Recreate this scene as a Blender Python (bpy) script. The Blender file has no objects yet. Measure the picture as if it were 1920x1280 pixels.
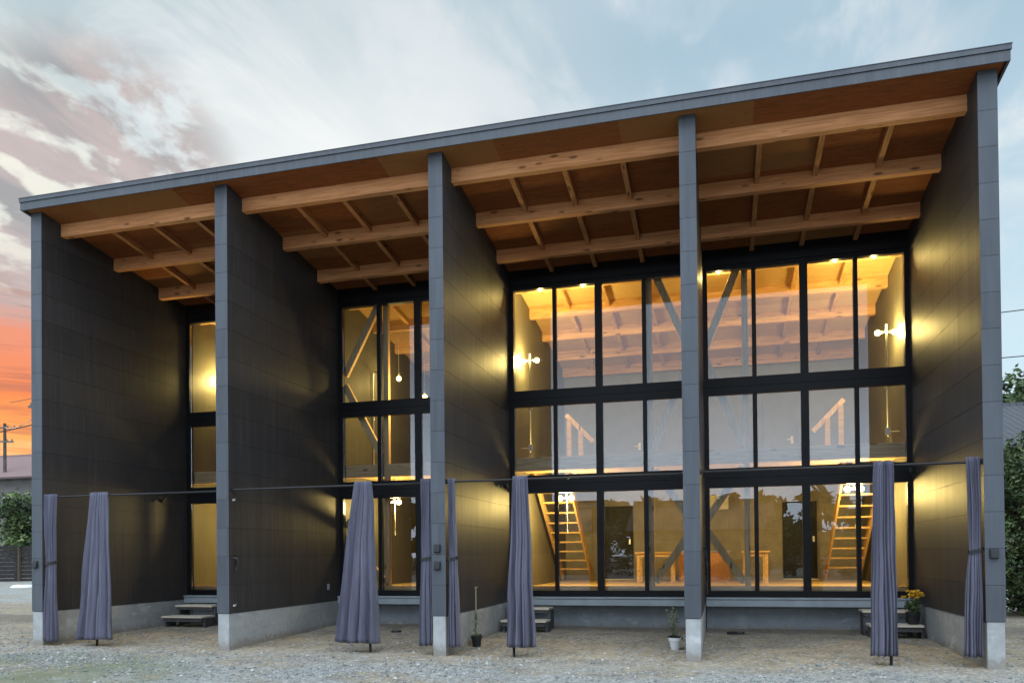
import bpy, bmesh, math, random
from mathutils import Vector, Matrix, noise as mnoise

# ------------------------------------------------------------------ scene, camera, light
scene = bpy.context.scene
COL = scene.collection
R = math.radians
scene.view_settings.view_transform = 'Standard'
scene.view_settings.look = 'None'
scene.view_settings.gamma = 1.0
scene.view_settings.use_curve_mapping = False
scene.view_settings.exposure = 0.2
scene.cycles.use_denoising = True
scene.cycles.max_bounces = 8
scene.cycles.diffuse_bounces = 4
scene.cycles.glossy_bounces = 5
scene.cycles.transparent_max_bounces = 24
scene.cycles.sample_clamp_indirect = 4.0
scene.cycles.caustics_reflective = False
scene.cycles.caustics_refractive = False

YAW, PITCH, ROLL = -0.2492, 0.0108, -0.0100
cam_d = bpy.data.cameras.new('camera')
cam = bpy.data.objects.new('camera', cam_d)
COL.objects.link(cam)
fwd = Vector((math.sin(YAW)*math.cos(PITCH), math.cos(YAW)*math.cos(PITCH), math.sin(PITCH)))
rgt = Vector((math.cos(YAW), -math.sin(YAW), 0))
upv = rgt.cross(fwd)
Rr = rgt*math.cos(ROLL) + upv*math.sin(ROLL)
Uu = -rgt*math.sin(ROLL) + upv*math.cos(ROLL)
m = Matrix((Rr, Uu, -fwd)).transposed().to_4x4()
m.translation = Vector((11.4919, -10.4993, 1.4379))
cam.matrix_world = m
cam_d.sensor_width = 36.0
cam_d.lens = 1416.65*36/1920
cam_d.shift_x = (960-990.37)/1920
cam_d.shift_y = (1024.2-640)/1920
cam_d.clip_start = 0.05
cam_d.clip_end = 2000
scene.camera = cam

SUN_AZ, SUN_EL = -0.97, R(2.0)            # azimuth from +Y, clockwise
sun_dir = Vector((math.sin(SUN_AZ)*math.cos(SUN_EL), math.cos(SUN_AZ)*math.cos(SUN_EL), math.sin(SUN_EL)))
sd = bpy.data.lights.new('sun', 'SUN')
sd.energy = 0.35
sd.angle = R(0.5)
sd.color = (1.0, 0.55, 0.28)
sun = bpy.data.objects.new('sun', sd)
COL.objects.link(sun)
sun.rotation_euler = (-sun_dir).to_track_quat('-Z', 'Y').to_euler()

world = bpy.data.worlds.new("World")
scene.world = world
world.use_nodes = True
WT = world.node_tree
WT.nodes.clear()


class NT:
    """tiny node helper"""
    def __init__(s, tree): s.t = tree
    def n(s, typ, **kw):
        nd = s.t.nodes.new(typ)
        ins = kw.pop('ins', {})
        for k, v in kw.items(): setattr(nd, k, v)
        for k, v in ins.items():
            if isinstance(v, bpy.types.NodeSocket): s.t.links.new(v, nd.inputs[k])
            else: nd.inputs[k].default_value = v
        return nd
    def math(s, op, a, b=None, c=None, clamp=False):
        ins = {0: a}
        if b is not None: ins[1] = b
        if c is not None: ins[2] = c
        nd = s.n('ShaderNodeMath', operation=op, ins=ins); nd.use_clamp = clamp
        return nd.outputs[0]
    def mix(s, f, a, b, blend='MIX'):
        nd = s.n('ShaderNodeMix', data_type='RGBA', blend_type=blend)
        for k, v in ((0, f), (6, a), (7, b)):
            if isinstance(v, bpy.types.NodeSocket): s.t.links.new(v, nd.inputs[k])
            elif k == 0: nd.inputs[k].default_value = v
            else: nd.inputs[k].default_value = (*v, 1)
        return nd.outputs[2]
    def ramp(s, f, stops, interp='LINEAR'):
        nd = s.n('ShaderNodeValToRGB', ins={0: f})
        cr = nd.color_ramp; cr.interpolation = interp
        while len(cr.elements) > 1: cr.elements.remove(cr.elements[-1])
        for i, (p, c) in enumerate(stops):
            e = cr.elements[0] if i == 0 else cr.elements.new(p)
            e.position = p; e.color = (*c, 1) if len(c) == 3 else c
        return nd.outputs[0]
    def sstep(s, x, a, b):
        nd = s.n('ShaderNodeMapRange', interpolation_type='SMOOTHSTEP', ins={0: x, 1: a, 2: b, 3: 0.0, 4: 1.0})
        return nd.outputs[0]
    def noise(s, vec, scale, detail=4, rough=.55, dist=0.0):
        nd = s.n('ShaderNodeTexNoise', ins={'Vector': vec, 'Scale': scale, 'Detail': detail, 'Roughness': rough, 'Distortion': dist})
        return nd.outputs[0]
    def mapping(s, vec, loc=(0, 0, 0), rot=(0, 0, 0), scl=(1, 1, 1)):
        return s.n('ShaderNodeMapping', ins={'Vector': vec, 'Location': loc, 'Rotation': rot, 'Scale': scl}).outputs[0]


EAST_BOOST = 2.1  # brightness added to the unseen sky behind the camera to light the facade


def build_world():
    N = NT(WT)
    d = N.n('ShaderNodeTexCoord').outputs['Generated']
    sep = N.n('ShaderNodeSeparateXYZ', ins={0: d})
    x, y, z = sep.outputs
    def lobe(az, el):
        v = (math.sin(az)*math.cos(el), math.cos(az)*math.cos(el), math.sin(el))
        return N.n('ShaderNodeVectorMath', operation='DOT_PRODUCT', ins={0: d, 1: v}).outputs['Value']
    base = N.ramp(z, [(0.0, (.80, .88, .92)), (.22, (.58, .77, .86)), (.40, (.46, .62, .73)), (.55, (.37, .52, .63)), (1.0, (.62, .72, .82))])
    # cloud plane coordinates
    den = N.math('ADD', N.math('MAXIMUM', z, 0.0), .18)
    cx = N.math('DIVIDE', x, den); cy = N.math('DIVIDE', y, den)
    p = N.n('ShaderNodeCombineXYZ', ins={0: cx, 1: cy, 2: 0.0}).outputs[0]
    pr = N.mapping(p, rot=(0, 0, R(-62)), scl=(1.0, .42, 1))
    warp = N.noise(p, 2.2, 4, .55)
    n1 = N.noise(pr, 3.4, 8, .60, .5)
    n2 = N.noise(N.mapping(p, loc=(3.1, 1.7, 0), rot=(0, 0, R(-62)), scl=(1, .75, 1)), 12.0, 6, .54, .25)
    n3 = N.noise(N.mapping(p, loc=(7.7, 4.2, 0)), 1.3, 3, .5)
    west = N.sstep(lobe(-.85, .40), .70, .97)
    wm = N.sstep(N.math('ADD', n1, N.math('MULTIPLY', west, .10)), .53, .76)
    base = N.mix(N.math('MULTIPLY', west, .8), base, (.50, .59, .62))
    c1 = N.mix(N.math('MULTIPLY', wm, .85), base, (.82, .85, .85))
    # broad soft light grey sheet overhead
    sm = N.sstep(n3, .42, .70)
    c1 = N.mix(N.math('MULTIPLY', sm, .12), c1, (.80, .83, .86))
    # soft mottled cloud over the right half
    puff = N.noise(N.mapping(p, loc=(1.3, 6.1, 0), rot=(0, 0, R(-50)), scl=(1, .6, 1)), 4.6, 6, .55, .3)
    pm2 = N.math('MULTIPLY', N.sstep(lobe(-.15, .52), .90, .985), N.sstep(puff, .42, .66))
    c1 = N.mix(N.math('MULTIPLY', pm2, .75), c1, (.73, .77, .80))
    pm3 = N.math('MULTIPLY', N.sstep(puff, .50, .70), N.sstep(n1, .40, .60))
    c1 = N.mix(N.math('MULTIPLY', pm3, .35), c1, (.62, .66, .69))
    # bright veil low behind the middle of the roof
    veil = N.sstep(lobe(-.48, .31), .945, .992)
    c1 = N.mix(N.math('MULTIPLY', veil, .75), c1, (.88, .90, .89))
    # dull pinkish grey cloud bank in the west
    bank = N.math('MAXIMUM', N.sstep(lobe(-.765, .405), .9865, .9955), N.sstep(lobe(-.86, .33), .984, .996))
    dm = N.math('MULTIPLY', bank, N.sstep(N.math('ADD', n2, N.math('MULTIPLY', warp, .30)), .53, .68))
    pink = N.mix(N.sstep(n1, .42, .60), (.34, .325, .335), (.53, .43, .415))
    c1 = N.mix(N.math('MULTIPLY', dm, .85), c1, pink)
    # yellowish white between those clouds
    yel = N.math('MULTIPLY', N.sstep(lobe(-.92, .33), .97, .996), N.math('SUBTRACT', 1.0, dm))
    c1 = N.mix(N.math('MULTIPLY', yel, .6), c1, (.95, .88, .72))
    # afterglow near the horizon
    ps = N.n('ShaderNodeCombineXYZ', ins={0: N.math('MULTIPLY', x, 3.0), 1: N.math('MULTIPLY', y, 3.0), 2: N.math('MULTIPLY', z, 34.0)}).outputs[0]
    st = N.noise(ps, 1.15, 6, .62, .8)
    zz = N.math('ADD', z, N.math('MULTIPLY', N.math('SUBTRACT', st, .5), .10))
    glow = N.ramp(zz, [(0.0, (1.0, .66, .30)), (.09, (1.0, .70, .36)), (.13, (1.0, .42, .12)), (.18, (.90, .25, .09)),
                       (.235, (.82, .30, .19)), (.275, (.52, .42, .41)), (.33, (.62, .57, .55)), (1.0, (.8, .75, .7))])
    glow = N.mix(N.math('MULTIPLY', N.sstep(st, .47, .62), .65), glow, (.50, .17, .11))
    gm = N.math('MULTIPLY', N.sstep(lobe(-.95, .10), .84, .955), N.math('SUBTRACT', 1.0, N.sstep(zz, .25, .36)))
    c2 = N.mix(gm, c1, glow)
    # a little of the physical dusk sky underneath
    sky = N.n('ShaderNodeTexSky', sky_type='NISHITA', sun_disc=False)
    sky.sun_elevation = SUN_EL
    sky.sun_rotation = SUN_AZ
    sk = N.n('ShaderNodeVectorMath', operation='SCALE', ins={0: sky.outputs[0], 'Scale': 0.06}).outputs[0]
    c3 = N.mix(.06, c2, sk)
    # below the horizon: dull ground haze colour
    # the eastern sky behind the yard: brightness made up by height to light the facade
    ef = N.sstep(y, .15, -.45)
    prof = N.ramp(z, [(0.0, (1.15,)*3), (.13, (1.25,)*3), (.23, (.62,)*3), (.40, (.62,)*3), (.62, (2.1,)*3), (1.0, (1.9,)*3)])
    c3 = N.mix(N.math('MULTIPLY', ef, .8), c3, (.66, .76, .92))
    k1 = N.n('ShaderNodeMix', data_type='FLOAT', ins={0: ef, 2: 1.0, 3: N.math('MULTIPLY', prof, EAST_BOOST)}).outputs[0]
    c3 = N.n('ShaderNodeVectorMath', operation='SCALE', ins={0: c3, 'Scale': k1}).outputs[0]
    c3 = N.mix(N.sstep(z, -.06, 0.0), (.22, .23, .22), c3)
    bg = N.n('ShaderNodeBackground', ins={'Color': c3, 'Strength': 1.0})
    out = N.n('ShaderNodeOutputWorld')
    WT.links.new(bg.outputs[0], out.inputs[0])


build_world()

# ------------------------------------------------------------------ helpers
random.seed(7)


def prop(o, label=None, cat=None, group=None, kind=None):
    if label: o['label'] = label
    if cat: o['category'] = cat
    if group: o['group'] = group
    if kind: o['kind'] = kind
    return o


ORIG = {}


def thing(name, loc, label, cat, group=None):
    o = bpy.data.objects.new(name, None)
    o.empty_display_size = .2
    COL.objects.link(o)
    o.location = loc
    ORIG[o] = Vector(loc)
    return prop(o, label, cat, group)


class MB:
    def __init__(s): s.v = []; s.f = []; s.m = []
    def add(s, vs, fs, mi=0):
        b = len(s.v)
        s.v += [tuple(v) for v in vs]
        for i, f in enumerate(fs):
            s.f.append(tuple(b+k for k in f)); s.m.append(mi if isinstance(mi, int) else mi[i])
        return s
    def box(s, x0, x1, y0, y1, z0, z1, mi=0, front=None):
        vs = [(x0, y0, z0), (x1, y0, z0), (x1, y1, z0), (x0, y1, z0), (x0, y0, z1), (x1, y0, z1), (x1, y1, z1), (x0, y1, z1)]
        fs = [(3, 2, 1, 0), (4, 5, 6, 7), (0, 1, 5, 4), (1, 2, 6, 5), (2, 3, 7, 6), (3, 0, 4, 7)]
        mm = [mi]*6
        if front is not None: mm[2] = front
        return s.add(vs, fs, mm)
    def hexa(s, vs, mi=0):
        fs = [(3, 2, 1, 0), (4, 5, 6, 7), (0, 1, 5, 4), (1, 2, 6, 5), (2, 3, 7, 6), (3, 0, 4, 7)]
        return s.add(vs, fs, mi)
    def bar(s, a, b, w, h, up=(0, 0, 1), mi=0):
        a = Vector(a); b = Vector(b); d = (b-a).normalized()
        upv = Vector(up)
        if abs(d.dot(upv)) > .98: upv = Vector((0, 1, 0))
        sx = d.cross(upv).normalized()*w/2; sz = sx.cross(d).normalized()*h/2
        vs = [a-sx-sz, a+sx-sz, b+sx-sz, b-sx-sz, a-sx+sz, a+sx+sz, b+sx+sz, b-sx+sz]
        return s.hexa(vs, mi)
    def tube(s, pts, r, n=8, mi=0, cap=True):
        pts = [Vector(p) for p in pts]
        rings = []
        for i, p in enumerate(pts):
            t = (pts[min(i+1, len(pts)-1)]-pts[max(i-1, 0)]).normalized()
            a = Vector((0, 0, 1)) if abs(t.z) < .9 else Vector((0, 1, 0))
            u = t.cross(a).normalized(); w = t.cross(u)
            rr = r[i] if isinstance(r, (list, tuple)) else r
            rings.append([p+(u*math.cos(2*math.pi*k/n)+w*math.sin(2*math.pi*k/n))*rr for k in range(n)])
        vs = [v for rg in rings for v in rg]; fs = []
        for i in range(len(pts)-1):
            for k in range(n):
                fs.append((i*n+k, i*n+(k+1) % n, (i+1)*n+(k+1) % n, (i+1)*n+k))
        if cap:
            fs.append(tuple(range(n))); fs.append(tuple((len(pts)-1)*n+k for k in reversed(range(n))))
        return s.add(vs, fs, mi)
    def lathe(s, c, prof, n=20, mi=0):
        vs = []; fs = []
        for r, z in prof:
            for k in range(n):
                a = 2*math.pi*k/n
                vs.append((c[0]+r*math.cos(a), c[1]+r*math.sin(a), c[2]+z))
        for i in range(len(prof)-1):
            for k in range(n):
                fs.append((i*n+k, i*n+(k+1) % n, (i+1)*n+(k+1) % n, (i+1)*n+k))
        return s.add(vs, fs, mi)
    def sphere(s, c, r, n=12, mi=0):
        prof = [(max(1e-4, r*math.sin(math.pi*i/8)), -r*math.cos(math.pi*i/8)) for i in range(9)]
        return s.lathe(c, prof, n, mi)
    def build(s, name, mats, parent=None, loc=None, smooth=False, bevel=0):
        me = bpy.data.meshes.new(name)
        org = ORIG.get(parent, Vector(loc) if loc else Vector((0, 0, 0)))
        me.from_pydata([(v[0]-org.x, v[1]-org.y, v[2]-org.z) for v in s.v], [], s.f)
        if not isinstance(mats, (list, tuple)): mats = [mats]
        for q in mats: me.materials.append(q)
        me.polygons.foreach_set('material_index', s.m)
        if smooth: me.polygons.foreach_set('use_smooth', [True]*len(me.polygons))
        me.update()
        o = bpy.data.objects.new(name, me)
        COL.objects.link(o)
        if parent is not None: o.parent = parent
        elif loc is not None: o.location = loc
        ORIG[o] = org
        if bevel:
            b = o.modifiers.new('bevel', 'BEVEL'); b.width = bevel; b.segments = 2; b.limit_method = 'ANGLE'
        return o


def newmat(name):
    mt = bpy.data.materials.new(name); mt.use_nodes = True
    t = mt.node_tree; t.nodes.clear()
    N = NT(t)
    out = N.n('ShaderNodeOutputMaterial')
    return mt, N, out


def pmat(name, c1, c2=None, rough=.6, rough2=None, scale=3.0, detail=5, spec=.5, metal=0.0, bump=0.0, bscale=40.0, stretch=(1, 1, 1), sharp=(.35, .65)):
    mt, N, out = newmat(name)
    co = N.n('ShaderNodeTexCoord').outputs['Object']
    co = N.mapping(co, scl=stretch)
    f = N.sstep(N.noise(co, scale, detail, .6), sharp[0], sharp[1])
    col = N.mix(f, c1, c2 or tuple(k*.8 for k in c1))
    b = N.n('ShaderNodeBsdfPrincipled', ins={'Base Color': col, 'Metallic': metal, 'Specular IOR Level': spec})
    if rough2 is not None:
        N.t.links.new(N.math('ADD', N.math('MULTIPLY', f, rough2-rough), rough), b.inputs['Roughness'])
    else: b.inputs['Roughness'].default_value = rough
    if bump:
        bn = N.n('ShaderNodeBump', ins={'Height': N.noise(co, bscale, 5, .6), 'Strength': bump, 'Distance': .01})
        N.t.links.new(bn.outputs[0], b.inputs['Normal'])
    N.t.links.new(b.outputs[0], out.inputs[0])
    return mt


def wood(name, c1, c2, axis='X', rough=.55, knots=True, knot_col=None):
    mt, N, out = newmat(name)
    co = N.n('ShaderNodeTexCoord').outputs['Object']
    sc = {'X': (.8, 14, 14), 'Y': (14, .8, 14), 'Z': (14, 14, .8)}[axis]
    sk = {'X': (1.0, 3.2, 3.2), 'Y': (3.2, 1.0, 3.2), 'Z': (3.2, 3.2, 1.0)}[axis]
    g = N.noise(N.mapping(co, scl=sc), 2.2, 6, .65, .6)
    big = N.noise(co, .8, 3, .5)
    col = N.mix(N.sstep(N.math('ADD', N.math('MULTIPLY', g, .75), N.math('MULTIPLY', big, .35)), .42, .66), c1, tuple(q*.86 for q in c2))
    if knots:
        v = N.n('ShaderNodeTexVoronoi', ins={'Vector': N.mapping(co, scl=sk), 'Scale': 2.1, 'Randomness': 1.0}).outputs['Distance']
        k = N.math('SUBTRACT', 1.0, N.sstep(v, .08, .20))
        col = N.mix(N.math('MULTIPLY', k, .85), col, knot_col or tuple(q*.22 for q in c2))
    b = N.n('ShaderNodeBsdfPrincipled', ins={'Base Color': col, 'Roughness': rough+.1, 'Specular IOR Level': .12})
    bn = N.n('ShaderNodeBump', ins={'Height': g, 'Strength': .2, 'Distance': .004})
    N.t.links.new(bn.outputs[0], b.inputs['Normal'])
    N.t.links.new(b.outputs[0], out.inputs[0])
    return mt


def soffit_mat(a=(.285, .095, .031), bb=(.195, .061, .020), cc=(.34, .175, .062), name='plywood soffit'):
    mt, N, out = newmat(name)
    co = N.n('ShaderNodeTexCoord').outputs['Object']
    sp = N.n('ShaderNodeSeparateXYZ', ins={0: co})
    ix = N.math('FLOOR', N.math('DIVIDE', sp.outputs[0], 1.82)); iy = N.math('FLOOR', N.math('DIVIDE', N.math('ADD', sp.outputs[1], .3), .91))
    ix2 = N.math('FLOOR', N.math('ADD', N.math('DIVIDE', sp.outputs[0], 1.82), N.math('MULTIPLY', N.math('MODULO', iy, 2.0), .5)))
    wn = N.n('ShaderNodeTexWhiteNoise', noise_dimensions='2D', ins={'Vector': N.n('ShaderNodeCombineXYZ', ins={0: ix2, 1: iy, 2: 0.0}).outputs[0]}).outputs[0]
    g = N.noise(N.mapping(co, scl=(1.2, 9, 9)), 2.4, 6, .65, 1.2)
    v = N.n('ShaderNodeTexVoronoi', ins={'Vector': N.mapping(co, scl=(1.2, 2.4, 1)), 'Scale': 2.3}).outputs['Distance']
    col = N.mix(N.sstep(g, .3, .7), a, bb)
    col = N.mix(N.math('MULTIPLY', N.sstep(wn, .55, .9), .55), col, cc)
    col = N.mix(N.math('MULTIPLY', N.math('SUBTRACT', 1.0, N.sstep(v, .03, .09)), .6), col, tuple(q*.3 for q in bb))
    b = N.n('ShaderNodeBsdfPrincipled', ins={'Base Color': col, 'Roughness': .75, 'Specular IOR Level': .08})
    N.t.links.new(b.outputs[0], out.inputs[0])
    return mt


def concrete(name, c1, c2):
    mt, N, out = newmat(name)
    co = N.n('ShaderNodeTexCoord').outputs['Object']
    a = N.noise(co, 1.1, 6, .6); bb = N.noise(co, 9.0, 6, .7); st = N.noise(N.mapping(co, scl=(2.5, 2.5, .5)), 2.0, 5, .6)
    f = N.math('ADD', N.math('MULTIPLY', a, .6), N.math('MULTIPLY', bb, .4))
    col = N.mix(N.sstep(f, .38, .62), c1, c2)
    col = N.mix(N.math('MULTIPLY', N.sstep(st, .55, .75), .35), col, tuple(min(1, k*1.35) for k in c1))
    blot = N.sstep(N.noise(N.mapping(co, loc=(5, 3, 1), scl=(.9, .9, 2.2)), 1.6, 6, .65, .6), .56, .66)
    col = N.mix(N.math('MULTIPLY', blot, .45), col, tuple(min(1, k*1.55) for k in c1))
    zz = N.n('ShaderNodeSeparateXYZ', ins={0: co}).outputs[2]
    spl = N.math('SUBTRACT', 1.0, N.sstep(N.math('ADD', zz, N.math('MULTIPLY', N.math('SUBTRACT', bb, .5), .5)), .02, .15))
    col = N.mix(N.math('MULTIPLY', spl, .65), col, (.20, .165, .12))
    pits = N.n('ShaderNodeTexVoronoi', ins={'Vector': co, 'Scale': 28.0}).outputs['Distance']
    pm = N.math('SUBTRACT', 1.0, N.sstep(pits, .03, .10))
    col = N.mix(N.math('MULTIPLY', pm, .45), col, tuple(k*.4 for k in c2))
    b = N.n('ShaderNodeBsdfPrincipled', ins={'Base Color': col, 'Roughness': .85, 'Specular IOR Level': .3})
    bn = N.n('ShaderNodeBump', ins={'Height': N.math('SUBTRACT', bb, pm), 'Strength': .25, 'Distance': .006})
    N.t.links.new(bn.outputs[0], b.inputs['Normal'])
    N.t.links.new(b.outputs[0], out.inputs[0])
    return mt


def emit(name, col, strength):
    mt, N, out = newmat(name)
    e = N.n('ShaderNodeEmission', ins={'Color': (*col, 1), 'Strength': strength})
    N.t.links.new(e.outputs[0], out.inputs[0])
    return mt


def glass_mat(name, base, tint=(.93, .95, .95)):
    mt, N, out = newmat(name)
    tr = N.n('ShaderNodeBsdfTransparent', ins={'Color': (*tint, 1)})
    gl = N.n('ShaderNodeBsdfGlossy', ins={'Color': (.93, .96, 1.0, 1), 'Roughness': 0.0})
    co = N.n('ShaderNodeTexCoord').outputs['Object']
    bn = N.n('ShaderNodeBump', ins={'Height': N.noise(co, 1.3, 2, .4), 'Strength': .03, 'Distance': .01})
    N.t.links.new(bn.outputs[0], gl.inputs['Normal'])
    fr = N.n('ShaderNodeFresnel', ins={'IOR': 1.5}).outputs[0]
    f = N.math('ADD', fr, base, clamp=True)
    mx = N.n('ShaderNodeMixShader', ins={0: f, 1: tr.outputs[0], 2: gl.outputs[0]})
    N.t.links.new(mx.outputs[0], out.inputs[0])
    return mt


def siding(name, c1, c2, rough, rough2, spec, speck=.06):
    mt, N, out = newmat(name)
    co = N.n('ShaderNodeTexCoord').outputs['Object']
    a = N.noise(co, .7, 4, .55); fine = N.noise(co, 90.0, 3, .7); st = N.noise(N.mapping(co, scl=(5, 5, .35)), 1.6, 5, .6)
    col = N.mix(N.sstep(N.math('ADD', N.math('MULTIPLY', a, .5), N.math('MULTIPLY', st, .5)), .38, .62), c1, c2)
    col = N.mix(N.math('MULTIPLY', N.sstep(fine, .45, .7), .25), col, tuple(k*.6 for k in c2))
    so = N.n('ShaderNodeSeparateXYZ', ins={0: co})
    row = N.math('FLOOR', N.math('DIVIDE', N.math('SUBTRACT', so.outputs[2], .55), .455))
    clm = N.math('FLOOR', N.math('DIVIDE', so.outputs[0], 1.2))
    wn = N.n('ShaderNodeTexWhiteNoise', noise_dimensions='2D', ins={'Vector': N.n('ShaderNodeCombineXYZ', ins={0: row, 1: clm, 2: 0.0}).outputs[0]}).outputs[0]
    dust = N.sstep(N.noise(N.mapping(co, scl=(9, 9, .5)), 2.2, 6, .7), .50, .75)
    col = N.mix(N.math('MULTIPLY', wn, .30), col, tuple(k*1.5 for k in c1))
    col = N.mix(N.math('MULTIPLY', dust, .14), col, (.22, .21, .19))
    b = N.n('ShaderNodeBsdfPrincipled', ins={'Base Color': col, 'Specular IOR Level': spec})
    N.t.links.new(N.math('ADD', N.math('MULTIPLY', st, rough2-rough), rough), b.inputs['Roughness'])
    bn = N.n('ShaderNodeBump', ins={'Height': fine, 'Strength': speck, 'Distance': .003})
    N.t.links.new(bn.outputs[0], b.inputs['Normal'])
    N.t.links.new(b.outputs[0], out.inputs[0])
    return mt


M = {}
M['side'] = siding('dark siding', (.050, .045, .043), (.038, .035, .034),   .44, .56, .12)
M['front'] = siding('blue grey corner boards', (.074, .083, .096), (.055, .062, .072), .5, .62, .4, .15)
M['groove'] = pmat('siding joint', (.018, .017, .017), rough=.9)
M['trim'] = siding('grey roof trim', (.055, .062, .071), (.041, .047, .055), .42, .55, .5)
M['conc'] = concrete('foundation concrete', (.42, .43, .42), (.31, .32, .31))
M['ledge'] = pmat('grey sill metal', (.36, .41, .43), (.30, .34, .36), rough=.5, bump=.05)
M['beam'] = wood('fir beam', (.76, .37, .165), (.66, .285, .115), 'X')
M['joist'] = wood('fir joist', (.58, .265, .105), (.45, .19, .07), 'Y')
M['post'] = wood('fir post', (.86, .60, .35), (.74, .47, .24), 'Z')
M['joist_lit'] = wood('lamplit inner fir joist', (.70, .43, .20), (.56, .32, .13), 'Y')  # the outside joist wood, lightened to paint in the lamp glow
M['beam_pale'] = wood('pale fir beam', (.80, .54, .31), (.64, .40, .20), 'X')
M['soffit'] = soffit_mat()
M['ceiling'] = soffit_mat((.60, .39, .17), (.50, .30, .12), (.70, .50, .25), 'lamplit plywood ceiling')  # same plywood as the soffit, its colour lightened as if lamplit
M['beam_lit'] = wood('lamplit inner fir beam', (.72, .44, .20), (.58, .32, .13), 'X')  # same fir as the canopy beams, lamplight put into the colour
M['frame'] = pmat('black window frame', (.006, .006, .007), (.009, .009, .010), rough=.45, spec=.22)
M['glass'] = glass_mat('window glass', .028)
M['wall_in'] = siding('inner wall board', (.125, .115, .085), (.10, .092, .068), .5, .65, .2)
M['plaster'] = pmat('grey back wall', (.20, .195, .175), (.17, .165, .15), rough=.8)
M['dark_wall'] = pmat('lower back wall', (.34, .32, .27), (.28, .26, .22), rough=.6)
M['floor'] = wood('plywood floor', (.62, .46, .25), (.50, .35, .17), 'X', .4, False)
M['stairwood'] = wood('stair wood', (.70, .48, .24), (.60, .39, .18), 'X', .5, False)
M['board'] = pmat('chipboard', (.58, .30, .10), (.46, .22, .07), rough=.6, scale=30)
M['cloth'] = None
M['black'] = pmat('black metal', (.014, .014, .015), (.02, .02, .02), rough=.45, spec=.4)
M['steel'] = pmat('galvanised conduit', (.62, .62, .60), (.5, .5, .48), rough=.35, metal=.8)
M['white'] = pmat('white plastic', (.75, .75, .73), (.7, .7, .68), rough=.5)
M['tread'] = pmat('weathered tread board', (.72, .64, .50), (.58, .51, .39), rough=.7, stretch=(1, 12, 12), bump=.2)
M['darkwood'] = pmat('dark stained step', (.09, .09, .09), (.06, .06, .06), rough=.7)
M['bulb'] = emit('bulb glow', (1.0, .72, .20), 18.0)


def cloth_mat():
    mt, N, out = newmat('grey purple cloth')
    co = N.n('ShaderNodeTexCoord').outputs['Object']
    weave = N.noise(N.mapping(co, scl=(1, 1, .25)), 160, 3, .7)
    a = N.noise(N.mapping(co, scl=(6, 6, .7)), 1.6, 5, .6)
    col = N.mix(N.sstep(a, .3, .7), (.180, .176, .225), (.122, .120, .156))
    col = N.mix(N.math('MULTIPLY', weave, .25), col, (.10, .10, .17))
    b = N.n('ShaderNodeBsdfPrincipled', ins={'Base Color': col, 'Roughness': .9, 'Specular IOR Level': .15, 'Sheen Weight': .2})
    cr = N.noise(N.mapping(co, scl=(1, 1, .45), rot=(.2, .1, .3)), 9.0, 5, .6, 1.0)
    bn0 = N.n('ShaderNodeBump', ins={'Height': cr, 'Strength': .55, 'Distance': .03})
    bn = N.n('ShaderNodeBump', ins={'Height': weave, 'Strength': .3, 'Distance': .003, 'Normal': bn0.outputs[0]})
    N.t.links.new(bn.outputs[0], b.inputs['Normal'])
    tl = N.n('ShaderNodeBsdfTranslucent', ins={'Color': (.2, .2, .32, 1)})
    mx = N.n('ShaderNodeMixShader', ins={0: .12, 1: b.outputs[0], 2: tl.outputs[0]})
    N.t.links.new(mx.outputs[0], out.inputs[0])
    return mt


M['cloth'] = cloth_mat()

# ------------------------------------------------------------------ dimensions of the house
W, T, D = 3.669, .2232, 3.687          # fin spacing, fin thickness, canopy depth
YB = 8.9                               # inner face of the back wall
def soff(y): return 7.43-.135*y
def gz(y): return -.04+.026*max(0.0, min(y, 4.0))
S = .455
ZC = .55

# ------------------------------------------------------------------ ground
def axis_lines(lo, hi, dlo, dhi, step):
    a = []; x = dlo
    while x < dhi+1e-6: a.append(round(x, 4)); x += step
    g = step; x = dlo
    while x > lo: g *= 1.45; x -= g; a.append(x)
    g = step; x = dhi
    while x < hi: g *= 1.45; x += g; a.append(x)
    return sorted(a)


def ground_h(x, y):
    h = gz(y)
    near = max(0.0, 1-max(abs(x-7)-12, 0)/12)*max(0.0, 1-max(abs(y)-6, 0)/10)
    if near > 0:
        h += near*(.022*mnoise.noise((x*.55, y*.8, 0))+.014*mnoise.noise((x*2.1, y*2.3, 3))+.006*mnoise.noise((x*7, y*7, 9)))
        for mx, my, rx, ry, hh in ((9.25, 2.3, .5, .55, .06), (10.0, 2.3, .5, .5, .035), (13.4, 1.9, .6, .6, .06), (7.0, 1.8, .7, .8, .03), (2.4, 1.4, .9, .9, .02)):
            h += hh*math.exp(-((x-mx)/rx)**2-((y-my)/ry)**2)
        for fx in range(5):                      # soil lies flat against the fins
            pass
    return h


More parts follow.
